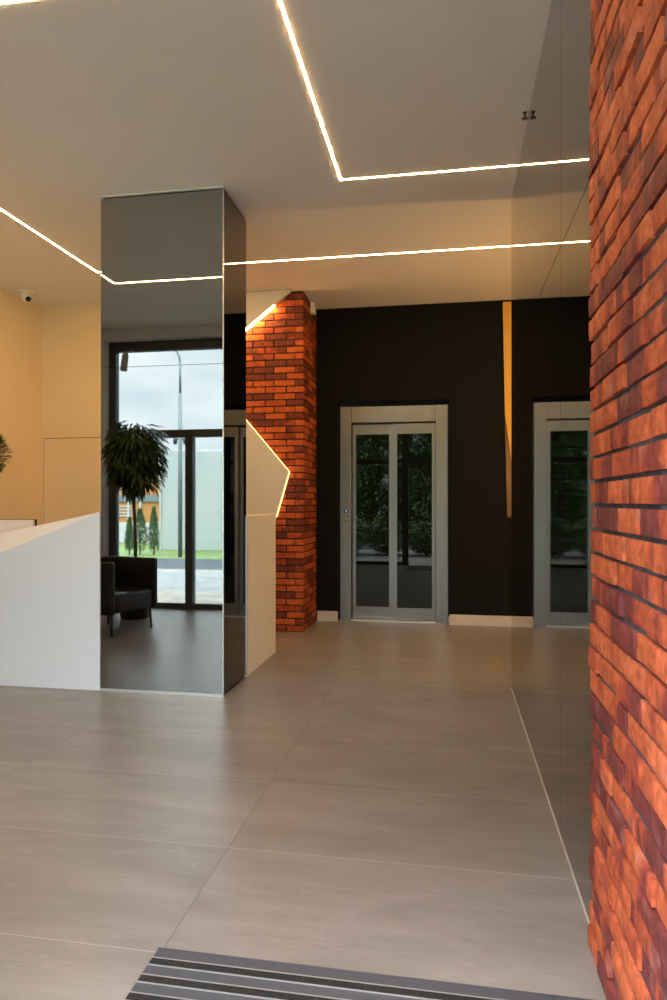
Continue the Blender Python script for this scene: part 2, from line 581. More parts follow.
# ------------------------------------------------------------------ brickwork
def bricks(bm, lay, rnd, uax, u0, u1, face, depth, z0, z1, out, rows_off, pitch=0.065, blen=0.21, joint=0.010,
           jit=0.002, detail=False, start_even=0.0, ext=None):
    """bricks along axis uax ('x' or 'y') from u0 to u1, visible face at 'face' on the other axis,
    out = +1/-1 outward direction; ext: (even, odd) inset at the u1 end"""
    z = z0
    row = 0
    while z < z1 - 0.012:
        zt = min(z + pitch - joint, z1)
        end = u1 - (ext[row % 2] if ext else 0)
        off = rows_off[row % len(rows_off)]
        u = end
        first = True
        while u > u0 + 0.01:
            L_ = blen + rnd.uniform(-0.012, 0.012) if jit > 0.0025 else blen
            if first and off:
                L_ = off * (1 if jit < 0.0025 else rnd.uniform(0.85, 1.15))
            first = False
            a = max(u - L_ + joint * (rnd.uniform(0.2, 1.0) if detail else 1.0), u0)
            c = u
            u -= L_
            if c - a < 0.012:
                continue
            pr = rnd.uniform(-jit, jit * 1.6)
            fc = face + out * pr
            bk = face - out * depth
            n0 = len(bm.verts)
            rid = (rnd.random(), rnd.random(), rnd.random(), 1)
            if not detail:
                if uax == 'x':
                    fs = box(bm, a, c, min(fc, bk), max(fc, bk), z, zt)
                else:
                    fs = box(bm, min(fc, bk), max(fc, bk), a, c, z, zt)
            else:
                fs = []
                nu, nz = 9, 4
                sd = rnd.uniform(0, 100)
                grid = []
                for i in range(nu + 1):
                    colv = []
                    for k in range(nz + 1):
                        fu, fz = i / nu, k / nz
                        uu = a + (c - a) * fu
                        zz = z + (zt - z) * fz
                        nv = noise.noise(Vector((uu * 16 + sd, zz * 22, sd)))
                        nv2 = noise.noise(Vector((uu * 60 + sd, zz * 60, sd + 5)))
                        d = nv * 0.0022 + nv2 * 0.0012
                        if i in (0, nu) or k in (0, nz):
                            d -= 0.0022
                        if k == 0:
                            zz += 0.0016 * noise.noise(Vector((uu * 45 + sd, 0, 1)))
                        if k == nz:
                            zz += 0.0016 * noise.noise(Vector((uu * 45 + sd, 3, 1)))
                        if i in (0, nu):
                            uu += 0.0015 * noise.noise(Vector((zz * 60, sd, 2)))
                        f_ = fc + out * d
                        colv.append(bm.verts.new((uu, f_, zz) if uax == 'x' else (f_, uu, zz)))
                    grid.append(colv)
                for i in range(nu):
                    for k in range(nz):
                        fs.append(bm.faces.new((grid[i][k], grid[i + 1][k], grid[i + 1][k + 1], grid[i][k + 1])))
                ring = [grid[i][0] for i in range(nu + 1)] + [grid[nu][k] for k in range(1, nz + 1)] + \
                       [grid[i][nz] for i in range(nu - 1, -1, -1)] + [grid[0][k] for k in range(nz - 1, 0, -1)]
                back = []
                for v in ring:
                    co = list(v.co)
                    co[1 if uax == 'x' else 0] = bk
                    back.append(bm.verts.new(co))
                nR = len(ring)
                for i in range(nR):
                    fs.append(bm.faces.new((ring[i], ring[(i + 1) % nR], back[(i + 1) % nR], back[i])))
            for f in fs:
                for lp in f.loops:
                    lp[lay] = rid
        z += pitch
        row += 1


rnd = random.Random(5)
bm = nb()
lay = bm.loops.layers.float_color.new('brick_id')
bricks(bm, lay, rnd, 'y', 0.55, 2.0, XB, 0.016, 0.002, H - 0.002, -1, (0.11, 0.21, 0.07, 0.16, 0.10, 0.19), jit=0.0045,
       detail=True, joint=0.0115, pitch=0.0655)
bmesh.ops.recalc_face_normals(bm, faces=bm.faces)
box(bm, XB + 0.0085, 0.60, 0.55, 1.975, 0, H, 1)
struct('wall_brick', bm, [M['brick_near'], M['mortar']],
       'rough orange-red brick wall filling the right edge of the view', 'wall')

rnd = random.Random(11)
bm = nb()
lay = bm.loops.layers.float_color.new('brick_id')
BW = 0.08
bricks(bm, lay, rnd, 'x', -2.75, XP, YP, BW, 0.006, H - 0.002, -1, (0.175, 0.21), jit=0.0015, ext=(0.0, BW + 0.008), pitch=0.0640, joint=0.0125)
# side face towards the lift
z = 0.006
row = 0
while z < H - 0.012:
    zt = min(z + 0.0515, H - 0.002)
    if row % 2 == 0:
        ys = [YP + BW + 0.008, YP + BW + 0.21, YP + BW + 0.42, YB + 0.0]
    else:
        ys = [YP, YP + 0.21, YP + 0.42, YB]
    for a, c in zip(ys, ys[1:]):
        rid = (rnd.random(), rnd.random(), rnd.random(), 1)
        for f in box(bm, XP - BW, XP + rnd.uniform(-0.0015, 0.002), a, min(c - 0.012, YB - 0.001), z, zt):
            for lp in f.loops:
                lp[lay] = rid
    z += 0.064
    row += 1
box(bm, -2.76, XP - 0.009, YP + 0.009, YB - 0.002, 0, H, 1)
struct('wall_pillar', bm, [M['brick_far'], M['mortar_far']],
       'dark red brick pillar beside the lift with black joints', 'wall')

# ------------------------------------------------------------------ angular white wall panel with glowing edges
PX = [(-3.13, 0.0), (-1.972, 0.0), (-1.646, 1.105), (-1.518, 1.54), (-2.40, 2.575), (-1.487, H - 0.004), (-3.13, H - 0.004)]
wp = thing('wall_panel', 'large white angular wall panel with a notched lit edge over the brick pillar', 'panel', (-2.5, 6.27, 0))
bm = nb()
prism(bm, PX, 'y', 6.245, 6.29)
obj('panel_board', bm, M['panel_white'], wp)


def edge_strip(bm, p, q, y0, y1, th, inset=0.0):
    p, q = Vector(p), Vector(q)
    d = (q - p).normalized()
    n = Vector((-d.y, d.x))
    pts = [p, q, q + n * th, p + n * th]
    prism(bm, [(v.x, v.y) for v in pts], 'y', y0, y1)


bm = nb()
edge_strip(bm, (-2.385, 2.587), (-1.665, 3.142), 6.247, 6.300, -0.005)
obj('light_strip', bm, M['led_edge'], wp)['label'] = 'bright upper edge light'
bm = nb()
edge_strip(bm, (-1.518, 1.54), (-2.385, 2.557), 6.250, 6.300, -0.004)
edge_strip(bm, (-1.646, 1.105), (-1.518, 1.54), 6.250, 6.300, -0.004)
obj('light_strip', bm, M['led_dim'], wp)['label'] = 'faint lower edge light'

# ------------------------------------------------------------------ mirrored column
SEAM = 2.14
mc = thing('mirrored_column', 'square column clad in grey tinted mirror beside the white reception desk', 'column',
           ((XC0 + XC1) / 2, (YC0 + YC1) / 2, 0))
obj('core', bx(XC0 + 0.012, XC1 - 0.012, YC0 + 0.012, YC1 - 0.012, 0.0, H - 0.001), M['dark'], mc)
th_ = 0.010
for (z0, z1) in ((0.016, SEAM - 0.0015), (SEAM + 0.0015, H - 0.022)):
    obj('mirror_panel', bx(XC0 + 0.001, XC1 - 0.001, YC0, YC0 + th_, z0, z1), M['mirror_front'], mc)
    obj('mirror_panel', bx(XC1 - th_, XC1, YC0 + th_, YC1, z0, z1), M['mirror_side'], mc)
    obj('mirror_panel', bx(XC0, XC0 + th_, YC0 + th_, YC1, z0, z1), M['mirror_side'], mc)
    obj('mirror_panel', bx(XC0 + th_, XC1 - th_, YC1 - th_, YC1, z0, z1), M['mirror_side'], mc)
bm = nb()
box(bm, XC0 - 0.002, XC1 + 0.001, YC0 - 0.004, YC0 + 0.012, H - 0.010, H - 0.001)
obj('top_trim', bm, M['white'], mc)
bm = nb()
box(bm, XC0 - 0.002, XC1 + 0.001, YC0 - 0.005, YC0 + 0.012, 0.0, 0.015)
obj('base_trim', bm, M['alu'], mc)
obj('corner_trim', bx(XC1 - 0.004, XC1 + 0.0025, YC0 - 0.003, YC0 + 0.004, 0.015, H - 0.022), M['alu'], mc)

# ------------------------------------------------------------------ mirror wall panels
gp = 'tinted mirror panels of the right wall'
specs = [
    (1.985, 2.598, 0.012, SEAM + 0.055, 'lower tinted mirror panel right beside the brick wall'),
    (1.985, 2.598, SEAM + 0.059, H - 0.003, 'upper tinted mirror panel right beside the brick wall'),
    (2.602, YM, 0.012, SEAM + 0.055, 'long lower tinted mirror panel reflecting the lift door'),
    (2.602, YM, SEAM + 0.059, H - 0.003, 'long upper tinted mirror panel reflecting the ceiling lights'),
]
for (y0, y1, z0, z1, lb) in specs:
    o = obj('mirror_panel', bx(XM, XM + 0.011, y0, y1, z0, z1), M['mirror_wall'])
    tag(o, lb, 'mirror', gp)
bm = nb()
box(bm, XM - 0.0022, XM + 0.004, 1.99, YM, 0, 0.011)
struct('trim_1', bm, M['skirting'], 'thin pale strip sealing the mirror wall to the floor', 'trim')

# ------------------------------------------------------------------ lift
lf = thing('elevator', 'brushed steel elevator with two glazed sliding doors in the black wall', 'elevator', (-0.57, 7.03, 0))
X0 = -1.145


def lx(px): return X0 + (px - 340.2) * 0.01043


obj('jamb', bx(lx(340.2), lx(351.2), 7.02, 7.2, 0.0, 2.255, 0.002), M['steel'], lf)
obj('jamb', bx(lx(435.8), lx(448), 7.02, 7.2, 0.0, 2.255, 0.002), M['steel'], lf)
obj('header', bx(lx(351.4), lx(435.6), 7.025, 7.2, 2.085, 2.255, 0.002), M['steel'], lf)
obj('threshold', bx(lx(351.4), lx(435.6), 7.0, 7.2, 0.0, 0.012), M['alu'], lf)
for (a, c, ga, gc, y0, lbl) in ((352.2, 394.3, 355.4, 389.2, 7.090, 'left'), (393.6, 435.4, 397.4, 432.2, 7.055, 'right')):
    bm = nb()
    zt, zb, gt, gb = 2.07, 0.018, 1.965, 0.140
    y1 = y0 + 0.03
    box(bm, lx(a), lx(ga), y0, y1, zb, zt)
    box(bm, lx(gc), lx(c), y0, y1, zb, zt)
    box(bm, lx(ga), lx(gc), y0, y1, gt, zt)
    box(bm, lx(ga), lx(gc), y0, y1, zb, gb)
    d = obj('sliding_door', bm, M['steel'], lf)
    obj('glass_pane', bx(lx(ga), lx(gc), y0 + 0.008, y0 + 0.02, gb, gt), M['lift_glass'], d)
# display with the numeral, and call button
dcx = lx(345.9)
dz = 1.25 - 9.2 * 7.03 / 672
dp = obj('floor_display', bx(dcx - 0.021, dcx + 0.021, 7.016, 7.0215, dz - 0.021, dz + 0.021), M['display'], lf)
bm = nb()
prism(bm, [(dcx + 0.001, dz - 0.015), (dcx + 0.008, dz - 0.015), (dcx + 0.008, dz + 0.015), (dcx + 0.001, dz + 0.015),
           (dcx - 0.008, dz + 0.009), (dcx - 0.008, dz + 0.003), (dcx + 0.001, dz + 0.007)], 'y', 7.0145, 7.0162)
obj('numeral', bm, M['digit'], dp)
bz = 1.25 - 17.3 * 7.03 / 672
bm = nb()
box(bm, dcx - 0.020, dcx + 0.020, 7.015, 7.0215, bz - 0.020, bz + 0.020, 1, 0.003)
box(bm, dcx - 0.014, dcx + 0.014, 7.011, 7.016, bz - 0.014, bz + 0.014, 0, 0.002)
obj('call_button', bm, [M['steel'], M['bronze_and_unlit']], lf)

# ------------------------------------------------------------------ panel past the mirrors, yellow light painted on
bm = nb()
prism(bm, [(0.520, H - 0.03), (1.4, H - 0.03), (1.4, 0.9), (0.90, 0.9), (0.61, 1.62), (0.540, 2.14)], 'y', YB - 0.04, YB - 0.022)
gpn = thing('accent_panel', 'narrow panel with yellow light painted on, on the black wall at the end of the mirrors', 'panel', (0.9, YB - 0.02, 0))
obj('panel_board', bm, M['yellow_lit'], gpn)
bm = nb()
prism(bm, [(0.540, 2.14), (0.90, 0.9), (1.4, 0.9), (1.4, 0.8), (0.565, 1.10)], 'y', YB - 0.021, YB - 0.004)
obj('panel_board', bm, M['bronze_and_unlit'], gpn)['label'] = 'lower board painted dark as the unlit part'

# ------------------------------------------------------------------ ceiling light lines
W = 0.009


def led_path(pts, name='light_line'):
    bm = nb()
    # mitred horizontal strip
    n = len(pts)
    P = [Vector(p) for p in pts]
    L_, R_ = [], []
    for i in range(n):
        if i == 0:
            d = (P[1] - P[0]).normalized(); m_ = Vector((-d.y, d.x)); k = 1
        elif i == n - 1:
            d = (P[-1] - P[-2]).normalized(); m_ = Vector((-d.y, d.x)); k = 1
        else:
            d1 = (P[i] - P[i - 1]).normalized(); d2 = (P[i + 1] - P[i]).normalized()
            m_ = (Vector((-d1.y, d1.x)) + Vector((-d2.y, d2.x))).normalized()
            k = 1 / max(0.3, m_.dot(Vector((-d1.y, d1.x))))
        L_.append(P[i] + m_ * k * W / 2)
        R_.append(P[i] - m_ * k * W / 2)
    zb, zt = H - 0.0014, H - 0.0006
    vb = [[bm.verts.new((q[i].x, q[i].y, z)) for i in range(n)] for q in (L_, R_) for z in (zb, zt)]
    Lb, Lt, Rb, Rt = vb
    for i in range(n - 1):
        bm.faces.new((Lb[i], Lb[i + 1], Rb[i + 1], Rb[i]))
        bm.faces.new((Lt[i], Rt[i], Rt[i + 1], Lt[i + 1]))
        bm.faces.new((Lb[i], Lt[i], Lt[i + 1], Lb[i + 1]))
        bm.faces.new((Rb[i], Rb[i + 1], Rt[i + 1], Rt[i]))
    bmesh.ops.recalc_face_normals(bm, faces=bm.faces)
    return obj(name, bm, M['led'])


tag(led_path([(XR - 0.3, 5.49), (-3.07, 5.49), (-3.07, 2.462), (-0.679, 2.462), (-0.679, 4.18), (XM - 0.002, 4.18)]),
    'warm white light line running around the ceiling in right-angled bends', 'ceiling light')

# ------------------------------------------------------------------ reception desk
dk = thing('reception_desk', 'white faceted reception desk standing left against the mirrored column', 'desk', (-3.1, 4.3, 0))
bm = nb()
yf = 4.125
A = [(XC0 - 0.004, yf, 0.0), (-4.0, yf, 0.0), (-4.0, yf, 0.60), (-3.02, yf, 0.905), (-2.45, yf, 1.10), (XC0 - 0.004, yf, 1.183)]
# front lower facet, upper leaning facet, flat back and sides
top = [(XC0 - 0.004, yf + 0.0, 1.183), (-3.02, yf + 0.16, 1.050), (-4.0, yf + 0.36, 0.855)]
v = {}


def V(p):
    k = tuple(round(c, 4) for c in p)
    if k not in v:
        v[k] = bm.verts.new(k)
    return v[k]


bm.faces.new([V(p) for p in A])
bm.faces.new([V(p) for p in (A[5], A[4], A[3], top[1])])
bm.faces.new([V(p) for p in (A[3], A[2], top[2], top[1])])
back = [(XC0 - 0.004, yf + 0.05, 1.183), (-3.02, yf + 0.20, 1.050), (-4.0, yf + 0.40, 0.855)]
bm.faces.new([V(p) for p in (A[5], top[1], back[1], back[0])])
bm.faces.new([V(p) for p in (top[1], top[2], back[2], back[1])])
bb = [(p[0], p[1], 0.0) for p in back]
bm.faces.new([V(p) for p in (back[0], back[1], bb[1], bb[0])])
bm.faces.new([V(p) for p in (back[1], back[2], bb[2], bb[1])])
bm.faces.new([V(p) for p in (A[5], back[0], bb[0], A[0])])
bm.faces.new([V(p) for p in (A[1], bb[2], back[2], top[2], A[2])])
bmesh.ops.recalc_face_normals(bm, faces=bm.faces)
obj('front_panel', bm, M['white_cool'], dk)
obj('worktop', bx(-4.0, XC0 - 0.01, 4.53, 5.02, 0.70, 0.735), M['white'], dk)
obj('side_panel', bx(-2.33, XC0 - 0.01, 4.53, 5.02, 0.0, 0.70), M['white'], dk)
obj('side_panel', bx(-4.0, -3.96, 4.53, 5.02, 0.0, 0.70), M['white'], dk)

# low white partition between column and passage
lp = thing('low_partition', 'low white partition running back from the mirrored column towards the brick pillar', 'partition',
           (-1.48, 5.0, 0))
obj('partition_body', bx(-1.53, XC1 + 0.004, YC1 + 0.003, 5.43, 0.0, 1.13, 0.002), M['white'], lp)
obj('top_cap', bx(-1.54, XC1 + 0.004, YC1 + 0.003, 5.435, 1.1305, 1.15, 0.002), M['white'], lp)
obj('edge_trim', bx(XC1 + 0.002, XC1 + 0.008, YC1 + 0.001, YC1 + 0.008, 0.0, 1.15), M['alu'], lp)

# computer monitor behind the desk, only its top shows
mo = thing('computer_monitor', 'white-backed computer monitor peeking over the reception desk', 'monitor', (-3.45, 4.78, 0.735))
obj('casing', bx(-3.78, -3.19, 4.74, 4.765, 0.79, 1.110, 0.002), M['white_plastic'], mo)
obj('screen', bx(-3.785, -3.180, 4.766, 4.780, 0.785, 1.114, 0.001), M['display'], mo)
bm = nb()
tube(bm, [(-3.46, 4.772, 0.745), (-3.46, 4.772, 0.80)], 0.02, 12)
lathe(bm, [(0.11, 0), (0.11, 0.008), (0.03, 0.012)], (-3.46, 4.80, 0.735), 24)
obj('stand', bm, M['white_plastic'], mo)


# ------------------------------------------------------------------ foliage
def leaf(bm, base, dirv, length, width, droop, rnd, segs=3):
    d = Vector(dirv).normalized()
    side = d.cross(Vector((0, 0, 1)))
    if side.length < 0.05:
        side = Vector((1, 0, 0))
    side.normalize()
    side = (side + Vector((rnd.uniform(-.4, .4), rnd.uniform(-.4, .4), rnd.uniform(-.4, .4)))).normalized()
    p = Vector(base)
    prev = None
    for i in range(segs + 1):
        f = i / segs
        w = width * 0.5 * math.sin(PI * min(1, 0.12 + 0.88 * f) ** 0.8) if f < 1 else 0
        if i == 0:
            w = width * 0.12
        c = p
        if i == segs:
            cur = (bm.verts.new(c),)
        else:
            cur = (bm.verts.new(c - side * w), bm.verts.new(c + side * w))
        if prev:
            if len(cur) == 2:
                bm.faces.new((prev[0], prev[1], cur[1], cur[0]))
            else:
                bm.faces.new((prev[0], prev[1], cur[0]))
        prev = cur
        d = (d + Vector((0, 0, -droop))).normalized()
        p = p + d * (length / segs)


# ball-shaped indoor fig tree behind the armchair
FX, FY = -3.36, 1.46
ft = thing('potted_tree', 'ball-crowned potted tree with drooping leaves behind the black armchair, seen in the column mirror',
           'plant', (FX, FY, 0))
bm = nb()
tube(bm, [(FX, FY, 0.30), (FX + 0.006, FY, 0.8), (FX - 0.008, FY + 0.01, 1.25), (FX, FY, 1.72)], [0.022, 0.019, 0.018, 0.012], 10)
r2 = random.Random(3)
for k in range(14):
    a = 2 * PI * k / 14
    e = r2.uniform(-0.4, 1.2)
    q = Vector((math.cos(a) * math.cos(e), math.sin(a) * math.cos(e), math.sin(e))) * 0.24
    tube(bm, [(FX, FY, 1.55 + 0.01 * k), (FX + q.x * .5, FY + q.y * .5, 1.68 + q.z * .5), (FX + q.x, FY + q.y, 1.74 + q.z)],
         [0.008, 0.006, 0.003], 5)
obj('trunk', bm, M['bark'], ft)
bm = nb()
for k in range(2600):
    a = r2.uniform(0, 2 * PI)
    u = r2.uniform(-1, 0.9)
    s = math.sqrt(1 - u * u)
    rr = 0.285 * r2.uniform(0.45, 1.0)
    lump = 1 + 0.10 * math.sin(3 * a + 2) + 0.08 * math.sin(5 * a + 4 * u)
    nrm = Vector((s * math.cos(a), s * math.sin(a), u))
    p = Vector((FX, FY, 1.765)) + Vector((nrm.x * rr * lump, nrm.y * rr * lump, nrm.z * rr * 1.42 * lump - 0.005))
    dv = Vector((nrm.x * 0.8, nrm.y * 0.8, nrm.z * 0.35 - 0.45 * r2.random()))
    leaf(bm, p, dv, r2.uniform(0.10, 0.17), r2.uniform(0.03, 0.042), 0.38, r2)
obj('crown', bm, M['leaf'], ft)['label'] = 'dense dark green ball of drooping pointed leaves'
bm = nb()
lathe(bm, [(0.15, 0), (0.19, 0.33), (0.195, 0.36), (0.155, 0.36), (0.15, 0.32)], (FX, FY, 0), 28)
obj('pot', bm, M['pot'], ft)
bm = nb()
lathe(bm, [(0.149, 0.30), (0.149, 0.325), (0.02, 0.335)], (FX, FY, 0), 24)
obj('soil', bm, M['soil'], ft)

# small conifer-like plant at the left edge
SX, SY = -3.955, 5.36
pt = thing('potted_plant', 'dark bushy plant on a thin stem at the left edge behind the reception desk', 'plant', (SX, SY, 0))
bm = nb()
tube(bm, [(SX, SY, 0.26), (SX, SY, 1.74)], [0.014, 0.009], 8)
obj('stem', bm, M['bark'], pt)
bm = nb()
for k in range(1600):
    a = r2.uniform(0, 2 * PI); u = r2.uniform(-1, 1); s = math.sqrt(1 - u * u)
    rr = (0.075 + 0.03 * math.sin(3 * a + 5 * u)) * r2.uniform(0.2, 1)
    p = Vector((SX + s * math.cos(a) * rr, SY + s * math.sin(a) * rr, 1.675 + u * 0.145))
    leaf(bm, p, (s * math.cos(a), s * math.sin(a), u * 0.6 + 0.3), r2.uniform(0.025, 0.05), 0.012, 0.1, r2, 2)
obj('crown', bm, M['leaf'], pt)
bm = nb()
lathe(bm, [(0.10, 0), (0.13, 0.27), (0.115, 0.27), (0.11, 0.25)], (SX, SY, 0), 24)
obj('pot', bm, M['pot'], pt)

# ------------------------------------------------------------------ armchair (faces +x locally)
ac = thing('armchair', 'black leather tub armchair on thin legs by the window, seen in the column mirror', 'armchair',
           (-3.282, 2.165, 0), math.radians(15.5))


def u_shell(bm, hw, x_front, x_back, th, z0, z1, r=0.16):
    """U-shaped shell: arms on both sides and back, rounded corners, open towards +x"""
    def path(off):
        pts = [(x_front, -hw + off)]
        rr = r - off
        cx, cy = x_back + r, -hw + r
        for k in range(9):
            a = -PI / 2 - (PI / 2) * k / 8
            pts.append((cx + rr * math.cos(a), cy + rr * math.sin(a)))
        cy = hw - r
        for k in range(9):
            a = PI - (PI / 2) * k / 8
            pts.append((cx + rr * math.cos(a), cy + rr * math.sin(a)))
        pts.append((x_front, hw - off))
        return pts
    o_, i_ = path(0), path(th)
    loop = o_ + i_[::-1]
    fs = prism(bm, loop, 'z', z0, z1)
    return fs


bm = nb()
u_shell(bm, 0.325, 0.335, -0.325, 0.065, 0.205, 0.695)
bmesh.ops.bevel(bm, geom=[e for e in bm.edges if e.is_manifold and e.calc_face_angle(0) > 0.6], offset=0.024, segments=4,
                profile=0.5, affect='EDGES')
for f in bm.faces:
    f.smooth = True
obj('shell', bm, M['leather'], ac, world=False)
bm = nb()
box(bm, -0.25, 0.325, -0.252, 0.252, 0.215, 0.395, 0, 0.028)
for f in bm.faces:
    f.smooth = True
obj('seat', bm, M['leather'], ac, world=False)
for sx, sy in ((0.29, 0.27), (0.29, -0.27), (-0.25, 0.25), (-0.25, -0.25)):
    bm = nb()
    tube(bm, [(sx, sy, 0.0), (sx * 0.97, sy * 0.97, 0.212)], [0.010, 0.014], 12)
    obj('leg', bm, M['black_metal'], ac, world=False)

# ------------------------------------------------------------------ small ceiling / wall devices
sc_ = thing('security_camera', 'small white turret camera on the ceiling by the left wall', 'camera', (-4.015, 5.86, H),
            group=None)
bm = nb()
lathe(bm, [(0.060, -0.030), (0.068, -0.014), (0.068, -0.001)], (-4.015, 5.86, H), 24)
obj('base', bm, M['white_plastic'], sc_)
bm = nb()
c = Vector((-4.005, 5.845, H - 0.062))
bmesh.ops.create_uvsphere(bm, u_segments=20, v_segments=14, radius=0.05)
for f in bm.faces:
    f.smooth = True
bmesh.ops.translate(bm, verts=bm.verts, vec=c)
obj('ball', bm, M['white_plastic'], sc_)
bm = nb()
dv = Vector((0.75, -0.35, -0.62)).normalized()
tube(bm, [c + dv * 0.036, c + dv * 0.052], [0.026, 0.026], 16)
obj('lens', bm, M['lens'], sc_)

ms = thing('motion_sensor', 'small white box sensor high on the brick pillar beside the black wall', 'sensor', (XP + 0.02, 6.63, 3.17))
obj('casing', bx(XP + 0.006, XP + 0.052, 6.60, 6.67, 3.145, 3.255, 0.006), M['white_plastic'], ms)
obj('bracket', bx(XP - 0.003, XP + 0.008, 6.625, 6.645, 3.18, 3.22), M['white_plastic'], ms)

sp = thing('sprinkler', 'tiny ceiling sprinkler beside the top of the mirror wall', 'sprinkler', (0.384, 3.62, H))
sx_, sy_ = 0.384, 3.62
bm = nb()
lathe(bm, [(0.009, -0.006), (0.011, -0.001)], (sx_, sy_, H), 20)
obj('collar', bm, M['black_metal'], sp)
bm = nb()
tube(bm, [(sx_, sy_, H - 0.004), (sx_, sy_, H - 0.03)], 0.005, 8)
for k in range(8):
    a = 2 * PI * k / 8
    tube(bm, [(sx_, sy_, H - 0.03), (sx_ + 0.017 * math.cos(a), sy_ + 0.017 * math.sin(a), H - 0.033)], 0.0022, 5)
obj('deflector', bm, M['black_metal'], sp)

# ------------------------------------------------------------------ entrance mat
MX0, MX1, MY1 = -0.800, XB - 0.004, 1.757
em = thing('entrance_mat', 'entrance mat of grey profiles and black pile strips by the brick wall', 'doormat', (-0.2, 1.3, 0))
obj('mat_base', bx(MX0, MX1, 0.92, MY1, 0.0005, 0.003), M['dark'], em)
y = MY1
PIT = 0.066
while y > 0.98:
    bm = nb()
    box(bm, MX0, MX1, y - 0.037, y, 0.003, 0.008)
    box(bm, MX0, MX1, y - 0.0375, y - 0.0345, 0.003, 0.0105, 1)
    obj('profile', bm, [M['mat_alu'], M['mat_ridge']], em)
    bm = nb()
    box(bm, MX0 + 0.001, MX1 - 0.001, y - 0.0625, y - 0.038, 0.003, 0.0095)
    obj('pile_strip', bm, M['carpet'], em)
    bm = nb()
    box(bm, MX0, MX1, y - 0.066, y - 0.063, 0.003, 0.0105)
    obj('ridge', bm, M['mat_ridge'], em)
    y -= PIT
obj('edge_profile', bx(MX0, MX1, MY1 + 0.0002, MY1 + 0.004, 0.0005, 0.010), M['mat_alu'], em)

# ------------------------------------------------------------------ glazed front
bm = nb()
box(bm, XL - 0.2, -4.02, YF, YF + 0.22, 0, H)               # pier at the left
box(bm, -4.02, 0.60, YF, YF + 0.22, 3.155, H)               # lintel
struct('wall_front', bm, M['plaster'], 'pale lintel and pier around the glazed street front', 'wall')
fy0, fy1 = YF + 0.02, YF + 0.10
T0, T1 = 2.01, 2.10
bm = nb()
box(bm, -4.02, -3.93, fy0, fy1, 0, 3.155)
box(bm, -3.93, 0.385, fy0, fy1, 3.04, 3.155)
box(bm, -3.93, 0.385, fy0, fy1, T0, T1)
box(bm, -3.93, -0.81, fy0, fy1, 0, 0.06)
for (a, c, zt) in ((-3.055, -2.965, T0), (-2.02, -1.90, 3.04), (-0.93, -0.81, 3.04)):
    box(bm, a, c, fy0 - 0.01, fy1 + 0.01, 0.0, zt)
wf = struct('window_1', bm, M['frame'], 'dark-framed glazed street front, seen in the column mirror', 'window')
for (a, c, z0, z1) in ((-3.93, -3.055, 0.06, T0), (-2.965, -2.02, 0.06, T0), (-1.90, -0.93, 0.06, T0),
                       (-3.93, -2.02, T1, 3.04), (-1.90, -0.93, T1, 3.04), (-0.81, 0.385, T1, 3.04)):
    obj('glass_pane', bx(a, c, fy0 + 0.035, fy0 + 0.045, z0, z1), M['glass'], wf)

bc = thing('surveillance_camera', 'white camera hanging at the top of the window, seen in the column mirror', 'camera', (-3.76, 0.90, 2.9))
bm = nb()
box(bm, -3.80, -3.70, fy1, fy1 + 0.05, 3.035, 3.075, 0, 0.004)
tube(bm, [(-3.755, fy1 + 0.04, 3.05), (-3.755, fy1 + 0.09, 2.99)], 0.016, 10)
obj('bracket', bm, M['lamp_grey'], bc)
bm = nb()
tube(bm, [(-3.755, fy1 + 0.085, 3.00), (-3.76, fy1 + 0.095, 2.975), (-3.775, fy1 + 0.11, 2.80), (-3.776, fy1 + 0.111, 2.79)], [0.02, 0.038, 0.042, 0.036], 16)
obj('housing', bm, M['cam_grey'], bc)

# ------------------------------------------------------------------ outside
GZ = -0.02
def ground(name, y0, y1, mat, label, x0=-40, x1=30):
    struct(name, bx(x0, x1, y0, y1, GZ - 0.1, GZ), mat, label, 'ground')


ground('pavement', -0.80, YF - 0.06, M['paving'], 'sandy paving strip in front of the windows')
ground('street', -3.30, -0.80, M['road_pale'], 'pale grey street outside the windows')
ground('verge', -3.75, -3.30, M['paving'], 'sandy verge along the street')
ground('asphalt_lane', -6.0, -3.75, M['asphalt_dark'], 'dark asphalt lane beyond the verge')
ground('lawn', -60, -6.0, M['grass'], 'green lawn beyond the street')

# white fence of tall pale boards
fn = thing('fence', 'tall whitish panel fence behind the lamp post, seen in the column mirror', 'fence', (-6, -8.5, GZ))
x = -7.55
while x < -4.3:
    obj('fence_board', bx(x + 0.035, x + 0.84, -8.56, -8.50, GZ, 2.60, 0.01), M['fence_white'], fn)
    obj('post', bx(x - 0.03, x + 0.03, -8.50, -8.46, GZ, 2.57), M['fence_white'], fn)
    x += 0.872

# low orange-and-white building
bd = thing('building', 'low orange and white building with a grey band, behind the cypresses', 'building', (-11, -12.5, GZ))
obj('lower_wall', bx(-14.5, -8.6, -14.0, -11.4, GZ, 0.62), M['bwhite'], bd)
obj('orange_wall', bx(-14.5, -8.6, -14.0, -11.4, 0.62, 1.26), M['orange'], bd)
obj('grey_band', bx(-14.55, -8.55, -14.05, -11.35, 1.26, 1.47), M['bgrey'], bd)
obj('upper_wall', bx(-14.5, -8.6, -14.0, -11.4, 1.47, 2.36), M['orange'], bd)
for z_ in (0.80, 0.90, 1.00, 1.10, 1.66, 1.84, 2.02):
    obj('white_louvre', bx(-11.2, -9.72, -11.40, -11.37, z_, z_ + 0.035), M['bwhite'], bd)
for x_ in (-9.95, -9.55):
    obj('white_post', bx(x_, x_ + 0.06, -11.40, -11.35, 0.62, 2.36), M['bwhite'], bd)

